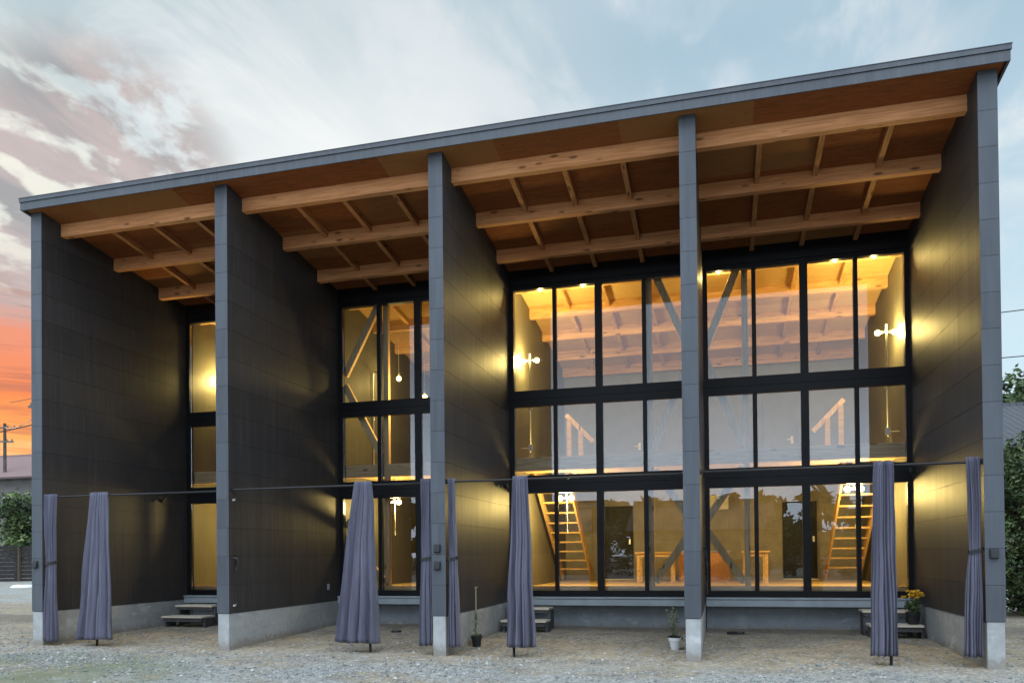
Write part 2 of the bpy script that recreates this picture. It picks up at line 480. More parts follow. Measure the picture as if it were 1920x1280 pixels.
def ground_mat():
    mt, N, out = newmat('gravel yard')
    co = N.n('ShaderNodeTexCoord').outputs['Object']
    sp = N.n('ShaderNodeSeparateXYZ', ins={0: co})
    vor = N.n('ShaderNodeTexVoronoi', ins={'Vector': co, 'Scale': 26.0})
    vor2 = N.n('ShaderNodeTexVoronoi', ins={'Vector': co, 'Scale': 60.0})
    peb = N.n('ShaderNodeSeparateColor', ins={0: vor.outputs['Color']}).outputs[0]
    peb2 = N.n('ShaderNodeSeparateColor', ins={0: vor2.outputs['Color']}).outputs[0]
    g = N.ramp(N.math('ADD', N.math('MULTIPLY', peb, .55), N.math('MULTIPLY', peb2, .45)),
               [(0.0, (.17, .18, .17)), (.45, (.315, .32, .295)), (.75, (.39, .39, .36)), (1.0, (.64, .64, .58))])
    big = N.noise(co, .45, 5, .6, .4); mid = N.noise(co, 2.2, 6, .65)
    fine = N.noise(co, 22, 5, .7)
    dirt = N.mix(N.sstep(N.math('ADD', N.math('MULTIPLY', mid, .65), N.math('MULTIPLY', fine, .35)), .38, .62), (.38, .31, .205), (.21, .175, .12))
    # bare soil under and just in front of the canopy, with a ragged edge, and thin patches further out
    edge = N.math('ADD', sp.outputs[1], N.math('MULTIPLY', N.math('SUBTRACT', big, .5), 3.4))
    edge = N.math('ADD', edge, N.math('MULTIPLY', N.math('SUBTRACT', mid, .5), 1.4))
    dm = N.math('MULTIPLY', N.sstep(edge, -1.5, .4), N.math('SUBTRACT', 1.0, N.sstep(sp.outputs[1], 8, 10)))
    patch = N.math('MULTIPLY', N.sstep(N.noise(N.mapping(co, loc=(4, 9, 0)), .8, 5, .6), .47, .60), .85)
    dm = N.math('MAXIMUM', dm, patch)
    cov = N.math('SUBTRACT', 1.0, N.math('MULTIPLY', N.sstep(N.math('ADD', peb, N.math('MULTIPLY', mid, .5)), .88, 1.1), .7))
    col = N.mix(N.math('MULTIPLY', dm, cov), g, dirt)
    # darker tone along the footings
    dark_strip = N.sstep(N.math('ADD', sp.outputs[1], N.math('MULTIPLY', mid, .8)), 3.2, 3.9)
    dark_strip = N.math('MULTIPLY', dark_strip, N.math('SUBTRACT', 1.0, N.sstep(sp.outputs[1], 4.5, 5.0)))
    col = N.mix(N.math('MULTIPLY', dark_strip, .6), col, (.13, .115, .095))
    # moss at the left front
    dx = N.math('DIVIDE', N.math('SUBTRACT', sp.outputs[0], 2.2), 3.0); dy = N.math('DIVIDE', N.math('ADD', sp.outputs[1], 2.4), 1.9)
    r2 = N.math('ADD', N.math('MULTIPLY', dx, dx), N.math('MULTIPLY', dy, dy))
    ms = N.math('MULTIPLY', N.math('SUBTRACT', 1.0, N.sstep(r2, .25, 1.3)), N.sstep(N.math('ADD', big, N.math('MULTIPLY', mid, .4)), .52, .80))
    col = N.mix(N.math('MULTIPLY', ms, .8), col, N.mix(fine, (.20, .225, .135), (.12, .15, .08)))
    h = N.math('ADD', N.math('MULTIPLY', vor.outputs['Distance'], .6), N.math('ADD', N.math('MULTIPLY', vor2.outputs['Distance'], .25), N.math('MULTIPLY', fine, .5)))
    b = N.n('ShaderNodeBsdfPrincipled', ins={'Base Color': col, 'Roughness': .92, 'Specular IOR Level': .25})
    bn = N.n('ShaderNodeBump', ins={'Height': h, 'Strength': .75, 'Distance': .03})
    N.t.links.new(bn.outputs[0], b.inputs['Normal'])
    N.t.links.new(b.outputs[0], out.inputs[0])
    return mt


def make_ground():
    xs = axis_lines(-320, 320, -6, 20, .14); ys = axis_lines(-320, 420, -5, 4.2, .12)
    b = MB()
    nx, ny = len(xs), len(ys)
    b.v = [(x, y, ground_h(x, y)) for y in ys for x in xs]
    b.f = [(j*nx+i, j*nx+i+1, (j+1)*nx+i+1, (j+1)*nx+i) for j in range(ny-1) for i in range(nx-1)]
    b.m = [0]*len(b.f)
    o = b.build('ground', ground_mat(), smooth=True)
    prop(o, kind='structure')


make_ground()


def make_gravel():
    tmpl = []
    for t in range(8):
        bm = bmesh.new(); bmesh.ops.create_icosphere(bm, subdivisions=1, radius=1)
        vs = [(v.co*(1+random.uniform(-.25, .25))) for v in bm.verts]
        tmpl.append(([(v.x, v.y*random.uniform(.85, 1), v.z*.62) for v in vs], [tuple(q.index for q in f.verts) for f in bm.faces]))
        bm.free()
    b = MB()
    n = 0
    while n < 12000:
        x = random.uniform(-3, 18); y = random.triangular(-3.8, 3.4, -1.6)
        dens = 1.0 if y < -.25+1.3*mnoise.noise((x*.5, y*.5, 5)) else .38
        dens *= .25+.75*max(0.0, min(1.0, .6+2.2*mnoise.noise((x*.8+3, y*1.3, 11))))
        if random.random() > dens: continue
        if y > 0 and any(k*W-.04 < x < k*W+T+.04 for k in range(5)): continue
        n += 1
        r = random.choice((.008, .010, .012, .015, .018, .024)) * random.uniform(.8, 1.25)
        if random.random() < .012: r *= 1.9
        vs, fs = random.choice(tmpl)
        a = random.uniform(0, 6.28); ca, sa = math.cos(a), math.sin(a)
        z0 = ground_h(x, y)+r*.25
        q = random.random()
        mi = 0 if q < .42 else 1 if q < .72 else 2 if q < .95 else 3
        b.add([(x+r*(v[0]*ca-v[1]*sa), y+r*(v[0]*sa+v[1]*ca), z0+r*v[2]) for v in vs], fs, mi)
    cols = ((.30, .31, .29), (.23, .235, .22), (.38, .375, .335), (.60, .59, .54))
    mats = [pmat('pebble tone', c, tuple(k*.75 for k in c), rough=.9, scale=30, spec=.2) for c in cols]
    o = b.build('gravel', mats)
    prop(o, 'loose grey gravel scattered over the yard', 'gravel', kind='stuff')


make_gravel()

# ------------------------------------------------------------------ the house
house = thing('house', (7.45, 4.5, 0), 'dark two storey house with tall fin walls, wood canopy and lit glass front', 'house')


def cut_roof(o, off=0.0):
    """cut everything above the roof soffit"""
    bm = bmesh.new(); bm.from_mesh(o.data)
    org = ORIG[o]
    co = Vector((0, 0, soff(0)+off))-org
    no = Vector((0, .135, 1)).normalized()
    res = bmesh.ops.bisect_plane(bm, geom=bm.verts[:]+bm.edges[:]+bm.faces[:], plane_co=co, plane_no=no, clear_outer=True)
    ed = [e for e in res['geom_cut'] if isinstance(e, bmesh.types.BMEdge)]
    bmesh.ops.holes_fill(bm, edges=ed, sides=0)
    bm.to_mesh(o.data); bm.free()


def make_fins():
    for i in range(5):
        x0 = i*W; x1 = x0+T
        b = MB()
        g = .0022
        for k in range(-1, 16):
            za = ZC+k*S; zb = za+S
            if k < 0: continue
            # one course of cladding: the boards return round the front corner
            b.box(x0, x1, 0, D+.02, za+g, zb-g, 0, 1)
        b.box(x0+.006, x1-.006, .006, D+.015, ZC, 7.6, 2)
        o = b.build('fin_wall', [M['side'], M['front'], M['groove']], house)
        cut_roof(o, -.004)
        MB().box(x0+.012, x1-.010, .008, D+.3, -.4, ZC-.004).build('footing', M['conc'], o, bevel=.008)
        if i != 3:
            bw = MB(); bw.box(x0-.01, x1+.01, D+.055, YB+.2, .3, 7.4)
            wi = bw.build('inner_wall', [M['wall_in']], house); cut_roof(wi, -.004)


make_fins()

BAYS = [(i*W+T, (i+1)*W) for i in range(4)]


def make_roof():
    x0, x1 = -.035, 4*W+T+.085
    ya, yb = -.14, YB+.45
    b = MB()
    za, zb = soff(ya), soff(yb)
    b.hexa([(x0+.02, ya, za+.02), (x1-.02, ya, za+.02), (x1-.02, yb, zb+.02), (x0+.02, yb, zb+.02),
            (x0+.02, ya, za+.15), (x1-.02, ya, za+.15), (x1-.02, yb, zb+.15), (x0+.02, yb, zb+.15)])
    roof = b.build('roof', M['trim'], house)
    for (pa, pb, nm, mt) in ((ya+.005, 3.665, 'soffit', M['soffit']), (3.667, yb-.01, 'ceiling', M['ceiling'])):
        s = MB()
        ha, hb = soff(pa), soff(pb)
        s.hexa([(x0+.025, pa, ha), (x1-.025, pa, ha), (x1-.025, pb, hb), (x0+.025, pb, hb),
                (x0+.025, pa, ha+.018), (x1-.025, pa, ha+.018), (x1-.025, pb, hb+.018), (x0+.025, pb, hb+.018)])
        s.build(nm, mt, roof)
    f = MB()
    f.box(x0-.012, x1+.012, -.165, -.142, 7.405, 7.535)
    f.box(x0-.024, x1+.024, -.180, -.142, 7.538, 7.600)
    f.box(x0-.030, x1+.030, -.186, -.142, 7.602, 7.612)
    for xa, xb in ((x0-.012, x0+.018), (x1-.018, x1+.012)):
        f.hexa([(xa, -.1405, 7.405), (xb, -.1405, 7.405), (xb, yb, soff(yb)-.03), (xa, yb, soff(yb)-.03),
                (xa, -.1405, 7.600), (xb, -.1405, 7.600), (xb, yb, soff(yb)+.16), (xa, yb, soff(yb)+.16)])
    f.build('fascia', M['trim'], roof)


make_roof()


def make_beams():
    ys = [.40, 1.60, 2.80, 4.00, 5.20, 6.40, 7.60, 8.70]
    for bi, (xa, xb) in enumerate(BAYS):
        for j, y in enumerate(ys):
            h = .225 if j else .235
            top = soff(y)+.004
            b = MB()
            x0, x1 = xa-.03, xb+.03
            if j >= 3: x0, x1 = xa+.012, xb-.012
            if j >= 3 and bi == 2: x1 = xb+T/2
            if j >= 3 and bi == 3: x0 = xa-T/2
            zb = soff(y+.12)-.205
            b.hexa([(x0, y, zb), (x1, y, zb), (x1, y+.12, zb), (x0, y+.12, zb),
                    (x0, y, soff(y)-.002), (x1, y, soff(y)-.002), (x1, y+.12, soff(y+.12)-.002), (x0, y+.12, soff(y+.12)-.002)])
            b.build('beam', M['beam'] if j < 3 else M['beam_lit'], house, bevel=.004)
            if j+1 < len(ys):
                y2 = ys[j+1]
                if y < 3.6 < y2: segs = [(y+.121, 3.58), (3.76, y2-.001)]
                else: segs = [(y+.121, y2-.001)]
                for k in range(3):
                    xc = xa+(xb-xa)*(k+1)/4+(.01*(-1)**k)
                    for (p, q) in segs:
                        if q-p < .3 or (bi == 0 and p > 3.6): continue
                        jb = MB()
                        jb.hexa([(xc-.038, p, soff(p)-.105), (xc+.038, p, soff(p)-.105), (xc+.038, q, soff(q)-.105), (xc-.038, q, soff(q)-.105),
                                 (xc-.038, p, soff(p)-.002), (xc+.038, p, soff(p)-.002), (xc+.038, q, soff(q)-.002), (xc-.038, q, soff(q)-.002)])
                        jb.build('joist', M['joist'] if q < 3.7 else M['joist_lit'], house)


make_beams()

TIERS = [(.64, .75, 2.62, 2.785), (2.79, 2.965, 4.30, 4.435), (4.44, 4.605, 6.565, 6.64)]


def make_windows():
    for bi, (xa, xb) in enumerate(BAYS):
        xa += .002; xb -= .002
        L = xb-xa
        op = [(.080, .856), (.928, 1.676), (1.806, 2.560), (2.632, L-.068)]
        for (z0, g0, g1, z1) in TIERS:
            b = MB()
            y0, y1 = 3.625, 3.745
            b.box(xa, xb, y0, y1, z0, g0)
            b.box(xa, xb, y0, y1, g1, z1)
            edges = [0]+[v for p in op for v in p]+[L]
            for k in range(0, len(edges), 2):
                dy = .0 if k in (0, 4, 8) else .012
                b.box(xa+edges[k], xa+edges[k+1], y0+dy, y1-.002, g0+.0005, g1-.0005)
            w = b.build('window', M['frame'], house)
            for (p, q) in op:
                MB().box(xa+p+.004, xa+q-.004, y0+.045, y0+.053, g0+.006, g1-.006).build('pane', M['glass'], w)
        h = MB(); h.box(xa, xb, 3.60, 3.75, 6.642, 7.2)
        o = h.build('header_panel', M['frame'], house); cut_roof(o, -.004)
        # ledge and plinth under the glass
        l = MB(); l.box(xa, xb, 3.52, 3.78, .475, .60); l.box(xa, xb, 3.50, 3.77, .603, .636)
        l.build('sill_ledge', M['ledge'], house, bevel=.006)
        MB().box(xa, xb, 3.80, 4.0, -.4, .473).build('plinth', M['conc_blue'], house)


M['conc_blue'] = concrete('plinth concrete', (.30, .33, .345), (.23, .255, .27))
make_windows()


def make_inside():
    x0, x1 = T, 4*W
    # ground floor and first floor decks with stair openings
    MB().box(x0, x1, 3.76, YB, .60, .775).build('floor_deck', M['floor'], house)
    zf0, zf1 = 3.15, 3.30
    b = MB()
    holes = [(7.62, 8.48), (13.74, 14.62)]
    xs = [x0]+[v for h in holes for v in h]+[x1]
    for k in range(0, len(xs), 2): b.box(xs[k], xs[k+1], 3.96, YB, zf0, zf1)
    for h in holes:
        b.box(h[0], h[1], 3.96, 4.95, zf0, zf1); b.box(h[0], h[1], 7.3, YB, zf0, zf1)
    b.build('upper_deck', M['floor'], house)
    # floor edge beam, posts and K braces right behind the glass
    for bi, (xa, xb) in enumerate(BAYS):
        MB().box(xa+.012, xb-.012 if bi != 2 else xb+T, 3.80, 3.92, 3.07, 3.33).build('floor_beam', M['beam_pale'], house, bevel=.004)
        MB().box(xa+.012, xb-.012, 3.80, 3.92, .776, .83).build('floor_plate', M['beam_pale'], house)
        if bi == 0: continue
        side = -1 if bi == 2 else 1
        wall = xb if bi == 2 else xa
        xp = wall+side*(0, .97, .77, .74)[bi]
        sec = [(.83, 3.07), (3.33, soff(3.9)-.01)]
        for (za, zb) in sec:
            MB().box(xp-.055, xp+.055, 3.81, 3.91, za, zb).build('post', M['post'], house, bevel=.003)
            zm = (za+zb)/2
            xi = wall+side*.03; xo = xp-side*.065
            for zz in (za+.07, zb-.07):
                sg = 1 if zz > zm else -1
                MB().bar((xo, 3.86, zz), (xi, 3.86, zm+sg*.10), .135, .085, up=(0, 1, 0)).build('brace', M['post'], house, bevel=.003)
    # post on the line of the fourth fin
    for (za, zb) in ((.83, 3.07), (3.33, soff(3.9)-.01)):
        MB().box(3*W+.05, 3*W+T-.05, 3.93, 4.04, za, zb).build('post', M['post'], house, bevel=.003)
    # back walls
    bw = MB(); bw.box(-.02, 4*W+T+.02, YB, YB+.2, -.3, 3.145)
    bw.build('lower_back_wall', M['dark_wall'], house)
    b2 = MB(); b2.box(-.02, 4*W+T+.02, YB, YB+.2, 3.15, 7.2)
    o = b2.build('upper_back_wall', M['plaster'], house); cut_roof(o, -.004)
    # upper doors
    for xd in (8.30, 8.30+W+.02):
        d = MB().box(xd+.55, xd+1.3, YB-.04, YB-.002, 3.305, 5.25).build('inner_door', M['plaster'], house)
        h = MB(); h.box(xd+1.19, xd+1.25, YB-.055, YB-.041, 4.08, 4.26); h.box(xd+1.10, xd+1.235, YB-.085, YB-.065, 4.16, 4.185); h.box(xd+1.205, xd+1.23, YB-.066, YB-.054, 4.16, 4.185)
        h.build('handle', M['white'], d)
    # lower doors, dark
    for xd in (8.55, 12.97):
        d = MB().box(xd, xd+.78, YB-.05, YB-.002, .80, 2.66).build('inner_door', M['frame'], house)
        MB().box(xd+.68, xd+.72, YB-.085, YB-.051, 1.68, 1.82).build('handle', M['steel'], d)
        MB().box(xd-.02, xd+.80, YB-.12, YB-.055, .776, .80).build('threshold', M['white'], d)


make_inside()

# ------------------------------------------------------------------ inside furniture and stairs
def staircase(xa, xb, label, mirror):
    t = thing('staircase', ((xa+xb)/2, 6.6, .775), label, 'staircase', 'open wooden stairs behind the glass')
    y0, z0, y1, z1 = 8.0, .78, 5.05, 3.13
    dirv = Vector((0, y1-y0, z1-z0)).normalized()
    for x in (xa+.02, xb-.02):
        MB().bar((x, y0, z0+.10), (x, y1, z1+.06), .04, .22, up=(0, 0, 1)).build('stringer', M['stairwood'], t)
    for k in range(10):
        f = (k+1)/11
        y = y0+(y1-y0)*f; z = z0+(z1-z0)*f+.09
        MB().box(xa+.042, xb-.042, y-.115, y+.115, z-.018, z+.018).build('tread', M['stairwood'], t)
    # rail posts on the floor above and sloping hand rail
    sx = xb+.06 if not mirror else xa-.06
    for q, (dx, hh) in enumerate(((0.0, 1.02), (.24 if not mirror else -.24, .78))):
        MB().box(sx+dx-.045, sx+dx+.045, 4.85, 4.93, 3.303, 3.20+hh).build('rail_post', M['stairwood'], t)
    e = .5 if not mirror else -.5
    MB().bar((sx-e*.12, 4.89, 4.33), (sx+e, 4.89, 3.75), .05, .09).build('hand_rail', M['post'], t)
    return t


staircase(7.66, 8.42, 'open wooden staircase behind the glass beside the third fin wall', False)
staircase(13.80, 14.55, 'open wooden staircase behind the glass beside the right end fin wall', True)


def table(x0, x1, y0, y1, zt, label):
    t = thing('table', ((x0+x1)/2, (y0+y1)/2, .775), label, 'table', 'pale wooden tables by the kitchen block')
    MB().box(x0, x1, y0, y1, zt-.035, zt).build('table_top', M['stairwood'], t, bevel=.004)
    MB().box(x0+.08, x1-.08, y0+.055, y0+.08, zt-.115, zt-.036).build('apron', M['stairwood'], t)
    for x in (x0+.04, x1-.10):
        for y in (y0+.04, y1-.10):
            MB().box(x, x+.065, y, y+.065, .776, zt-.036).build('leg', M['stairwood'], t)


table(9.60, 10.50, 6.75, 7.45, 1.475, 'pale wooden table left of the orange kitchen block')
table(11.93, 12.50, 6.2, 7.2, 1.475, 'pale wooden table right of the orange kitchen block')
table(5.72, 6.5, 5.9, 6.6, 1.475, 'pale wooden table behind the second bay from the left')
k = thing('kitchen_counter', (11.12, 7.85, .775), 'orange chipboard kitchen block with a curved tap', 'kitchen counter')
MB().box(10.54, 11.70, 7.5, 8.15, .776, 1.455).build('cabinet', M['board'], k, bevel=.004)
MB().box(10.52, 11.72, 7.48, 8.17, 1.458, 1.49).build('worktop', M['steel'], k)
MB().tube([(11.30+.11*math.cos(a), 7.75, 1.62+.11*math.sin(a)) for a in [R(q) for q in range(-20, 181, 20)]]+[(11.19, 7.75, 1.50)], .012, 8).build('tap', M['steel'], k, smooth=True)
wb = MB(); wb.box(11.24, 11.69, YB-.35, YB-.002, 2.50, 2.85)
prop(wb.build('wall_cabinet', M['white'], loc=(11.46, YB-.17, 2.67)), 'white cabinet high on the dark back wall', 'cabinet')

# ------------------------------------------------------------------ lamps inside
def point(name, loc, power, parent, rad=.05, col=(1.0, .70, .22)):
    l = bpy.data.lights.new(name, 'POINT'); l.energy = power; l.color = col; l.shadow_soft_size = rad
    o = bpy.data.objects.new(name, l); COL.objects.link(o)
    o.parent = parent; o.location = Vector(loc)-ORIG[parent]
    return o


def wall_lamp(xw, side, y, z, zlow, power, label):
    """pair of bare bulbs on top of a conduit that stands off a side wall"""
    x = xw+side*.20
    t = thing('wall_lamp', (x, y, zlow), label, 'lamp', 'twin bulb lamps inside the house')
    MB().tube([(x, y, zlow), (x, y, z+.14)], .015, 8).build('conduit', M['steel'], t, smooth=True)
    for zz in (zlow+.10, zlow+.95):
        MB().box(x-.04, x+.04, y-.035, y+.035, zz, zz+.13).build('conduit_box', M['steel'], t, bevel=.004)
        MB().tube([(x, y, zz+.06), (xw+side*.002, y, zz+.06)], .010, 6).build('bracket', M['steel'], t)
    MB().tube([(x-.08, y, z+.01), (x+.08, y, z+.01)], .012, 8).build('arm', M['steel'], t)
    for s in (-1, 1):
        MB().tube([(x+s*.055, y, z+.008), (x+s*.10, y, z)], [.02, .027], 10).build('socket', M['white'], t)
        MB().sphere((x+s*.145, y, z), .052).build('bulb', M['bulb'], t, smooth=True)
        point('bulb_light', (x+s*.145, y, z), power/2, t, .13)
    return t


def ceiling_lamp(xc, y, z, power, label):
    """pair of bare bulbs under the upper deck with a pull cord"""
    t = thing('ceiling_lamp', (xc, y, 3.14), label, 'lamp', 'twin bulb lamps inside the house')
    MB().tube([(xc, y, 3.149), (xc, y, z+.02)], .018, 8).build('stem', M['steel'], t)
    MB().tube([(xc+.03, y, 3.149), (xc+.03, y, z-.62), (xc+.03, y, z-.72)], [.005, .005, .018], 6).build('pull_cord', M['white'], t)
    for s in (-1, 1):
        MB().tube([(xc, y, z+.02), (xc+s*.075, y, z)], .022, 8).build('socket', M['white'], t)
        MB().sphere((xc+s*.12, y-.01, z), .06).build('bulb', M['bulb'], t, smooth=True)
    point('bulb_light', (xc, y-.04, z-.10), power, t, .13)
    return t


P_UP, P_LO = 270, 235
wall_lamp(2*W+T+.01, 1, 4.42, 5.39, 3.45, P_UP, 'twin bulb lamp on a conduit beside the third fin wall, upper floor')
wall_lamp(4*W-.01, -1, 4.42, 5.42, 3.45, P_UP, 'twin bulb lamp on a conduit beside the right end fin wall, upper floor')
wall_lamp(T+.01, 1, 4.62, 5.5, 3.45, P_UP, 'twin bulb lamp on the wall behind the leftmost glass bay, upper floor')
ceiling_lamp(8.40, 4.85, 2.60, P_LO, 'twin bulb lamp in front of the stairs at the third fin wall, lower floor')
ceiling_lamp(13.95, 4.85, 2.62, P_LO, 'twin bulb lamp in front of the stairs at the right end wall, lower floor')
ceiling_lamp(1.9, 4.85, 2.62, P_LO, 'twin bulb lamp behind the leftmost glass bay, lower floor')
ceiling_lamp(4.55, 4.85, 2.62, P_LO*.6, 'twin bulb lamp behind the second glass bay, lower floor')


def downlight(x, label):
    y, z = 3.83, 6.60
    t = thing('downlight', (x, y, 6.70), label, 'lamp', 'small lit spots above the upper panes')
    MB().box(x-.04, x+.04, y-.03, y+.04, 6.64, 6.75).build('holder', M['black'], t)
    MB().tube([(x, y, 6.64), (x, y, 6.60)], [.022, .02], 10).build('socket', M['white'], t)
    MB().sphere((x, y, 6.585), .015).build('bulb', M['bulb'], t, smooth=True)
    point('bulb_light', (x, y+.05, 6.55), P_DN, t, .03)


P_DN = 38
for x, w_ in ((8.13, 'tiny lit spot above the leftmost upper pane of the third bay'), (8.98, 'tiny lit spot above the second upper pane of the third bay'),
              (11.52, 'tiny lit spot above the leftmost upper pane of the rightmost bay'), (13.53, 'tiny lit spot above the third upper pane of the rightmost bay'),
              (14.17, 'tiny lit spot above the last upper pane of the rightmost bay')):
    downlight(x, w_)


def pendant(x, y, z, ztop, power, label):
    t = thing('pendant_lamp', (x, y, z), label, 'lamp', 'bare bulbs in the second bay')
    MB().tube([(x, y, z+.06), (x, y, ztop)], .005, 6).build('cord', M['white'], t)
    MB().tube([(x, y, z+.05), (x, y, z+.12)], .024, 10).build('socket', M['white'], t)
    MB().sphere((x, y, z), .055).build('bulb', M['bulb'], t, smooth=True)
    point('bulb_light', (x, y-.01, z-.12), power, t)


pendant(5.52, 4.30, 4.76, soff(4.30)-.01, P_UP*.45, 'bright bare bulb hanging by its cord in the second bay from the left')
pendant(4.36, 5.6, 5.52, soff(5.6)-.21, P_UP*.12, 'small bare bulb hanging deeper in the second bay, left of the bright one')
cd = MB(); cd.tube([(W+T+.05, 5.14, 3.35), (W+T+.05, 5.14, 5.55), (W+T+.10, 5.14, 5.60), (W+T+.22, 5.14, 5.56)], .016, 8); cd.tube([(W+T+.05, 5.14, 4.5), (W+T+.05, 5.14, 4.62)], .03, 8)
prop(cd.build('conduit_pipe', M['steel'], loc=(W+T+.05, 5.14, 3.35), smooth=True), 'thin bent metal conduit on the wall behind the second bay', 'conduit')

# ------------------------------------------------------------------ curtains
def curtain(name, x0t, x1t, x0b, x1b, yc, zt, zb, folds, depth_t, depth_b, label, group, tie=None, seed=0, pole_x=None, skew=0.0):
    rnd = random.Random(seed)
    t = thing(name, ((x0b+x1b)/2, yc, zb), label, 'curtain', group)
    nu, nv = folds*8+1, 40
    ph = [rnd.uniform(-.6, .6) for _ in range(folds+2)]
    am = [rnd.uniform(.35, 1.3) for _ in range(folds+2)]
    b = MB(); vs = []
    for j in range(nv+1):
        v = j/nv
        z = zt+(zb-zt)*v
        if tie is None:
            s = v**.9; xl = x0t+(x0b-x0t)*s; xr = x1t+(x1b-x1t)*s
            dep = depth_t+(depth_b-depth_t)*v
        else:
            vt, wt, xt = tie
            if v < vt:
                s = (v/vt)**1.6; w0, w1 = (x0t, x1t), (xt-wt/2, xt+wt/2)
            else:
                s = 1-(1-(v-vt)/(1-vt))**1.5; w0, w1 = (xt-wt/2, xt+wt/2), (x0b, x1b)
            xl = w0[0]+(w1[0]-w0[0])*s; xr = w0[1]+(w1[1]-w0[1])*s
            dep = depth_t+(depth_b-depth_t)*v
            dep *= .55+.45*min(1, abs(v-vt)/.2)
        for i in range(nu):
            u = i/(nu-1)
            fo = (u+.11*mnoise.noise((u*2.6, seed*1.9, v*.5))*(1-abs(2*u-1)**4))*folds
            q = max(0, min(folds, int(fo)))
            fr = min(1, max(0, fo-q))
            a = am[q]*(1-fr)+am[q+1]*fr
            p = ph[q]*(1-fr)+ph[q+1]*fr
            low = min(1, v*1.5)
            w1_ = math.sin(2*math.pi*fo+p+.5*mnoise.noise((fo, z*.9, seed)))
            w1_ = math.copysign(abs(w1_)**.5, w1_)
            w2_ = math.sin(4.6*math.pi*fo+2.3*p+.6*mnoise.noise((fo*2, z*1.4, seed+2)))
            wv = w1_*(.35+.65*low)*(.8+.4*mnoise.noise((fo*.9, z*1.1, seed*3.7)))+w2_*(.75-.40*low)
            x = xl+(xr-xl)*(u+.25/folds*math.sin(4*math.pi*fo+p)*.30)
            y = yc-.10*math.sin(math.pi*u)*(v*.8) + dep*a*wv + .02*mnoise.noise((x*3, z*1.2, seed))
            zz = z-(.02*mnoise.noise((u*4, 3.3, seed))+.012*wv)*v
            x += .02*mnoise.noise((u*2, z*1.5, seed+5))
            vs.append((x, y, zz))
    fs = [(j*nu+i, j*nu+i+1, (j+1)*nu+i+1, (j+1)*nu+i) for j in range(nv) for i in range(nu-1)]
    b.add(vs, fs)
    c = b.build('cloth', M['cloth'], t, smooth=True)
    so = c.modifiers.new('thickness', 'SOLIDIFY'); so.thickness = .004
    if tie:
        vt, wt, xt = tie
        z = zt+(zb-zt)*vt
        bm_ = MB()
        pts = [(xt+(wt/2+.022)*math.cos(a), yc+.065*math.sin(a)-.01, z+.02*math.cos(a)) for a in [2*math.pi*k/24 for k in range(25)]]
        for kk in range(24):
            p, q = pts[kk], pts[kk+1]
            bm_.add([(p[0], p[1], p[2]-.018), (q[0], q[1], q[2]-.018), (q[0], q[1], q[2]+.018), (p[0], p[1], p[2]+.018)], [(0, 1, 2, 3)])
        tb = bm_.build('tie_band', M['black'], t)
        so = tb.modifiers.new('thickness', 'SOLIDIFY'); so.thickness = .006
    return t


GC = 'grey purple outdoor curtains along the front'
YC = .068
curtain('curtain', .235, .47, .235, .50, YC, 2.56, .04, 5, .04, .06, 'grey purple curtain tied with a black band at the leftmost fin wall', GC, (.47, .19, .335), 1)
curtain('curtain', 1.156, 1.515, .88, 1.643, YC, 2.565, .085, 4, .02, .11, 'loose flaring grey purple curtain in the leftmost bay', GC, None, 12)
curtain('curtain', 6.068, 6.336, 5.731, 6.431, YC, 2.585, .12, 4, .02, .12, 'loose flaring grey purple curtain in the second bay from the left', GC, None, 3)
curtain('curtain', 7.165, 7.325, 7.115, 7.328, YC, 2.59, .10, 4, .035, .055, 'grey purple curtain tied close on the left side of the fin wall with two sockets', GC, (.48, .155, 7.24), 4)
curtain('curtain', 7.572, 7.68, 7.572, 7.745, YC, 2.58, .095, 4, .04, .06, 'grey purple curtain tied close on the right side of the fin wall with two sockets', GC, (.48, .125, 7.645), 5)
curtain('curtain', 8.578, 8.802, 8.44, 8.912, YC, 2.58, .11, 4, .02, .10, 'loose grey purple curtain in front of the third bay beside wooden steps', GC, None, 6)
curtain('curtain', 13.425, 13.66, 13.346, 13.68, YC, 2.60, .09, 7, .042, .06, 'straight narrow pleated grey purple curtain in the rightmost bay', GC, None, 7)
curtain('curtain', 14.50, 14.662, 14.436, 14.664, YC, 2.61, .11, 6, .042, .055, 'grey purple curtain tied with a black band at the right end fin wall', GC, (.47, .135, 14.585), 8)


def rail(xa, xb, px, zr, label):
    t = thing('curtain_rail', (px, .10, gz(.10)), label, 'curtain rail', 'black curtain rails between the fins')
    MB().tube([(xa, .10, zr), (xb, .10, zr)], .0165, 10).build('rod', M['black'], t, smooth=True)
    for x, s in ((xa, 1), (xb, -1)):
        MB().tube([(x, .10, zr), (x+s*.02, .10, zr)], .035, 12).build('end_bracket', M['black'], t)
    MB().tube([(px, .125, gz(.10)-.06), (px, .125, zr-.005)], .019, 10).build('stand_pole', M['black'], t, smooth=True)


rail(BAYS[0][0]+.001, BAYS[0][1]-.001, 1.231, 2.515, 'black curtain rail on a pole across the leftmost bay')
rail(BAYS[1][0]+.001, BAYS[1][1]-.001, 6.279, 2.53, 'black curtain rail on a pole across the second bay from the left')
rail(BAYS[2][0]+.001, BAYS[2][1]-.001, 8.56, 2.535, 'black curtain rail on a pole across the third bay from the left')
rail(BAYS[3][0]+.001, BAYS[3][1]-.001, 13.612, 2.548, 'black curtain rail on a pole across the rightmost bay')

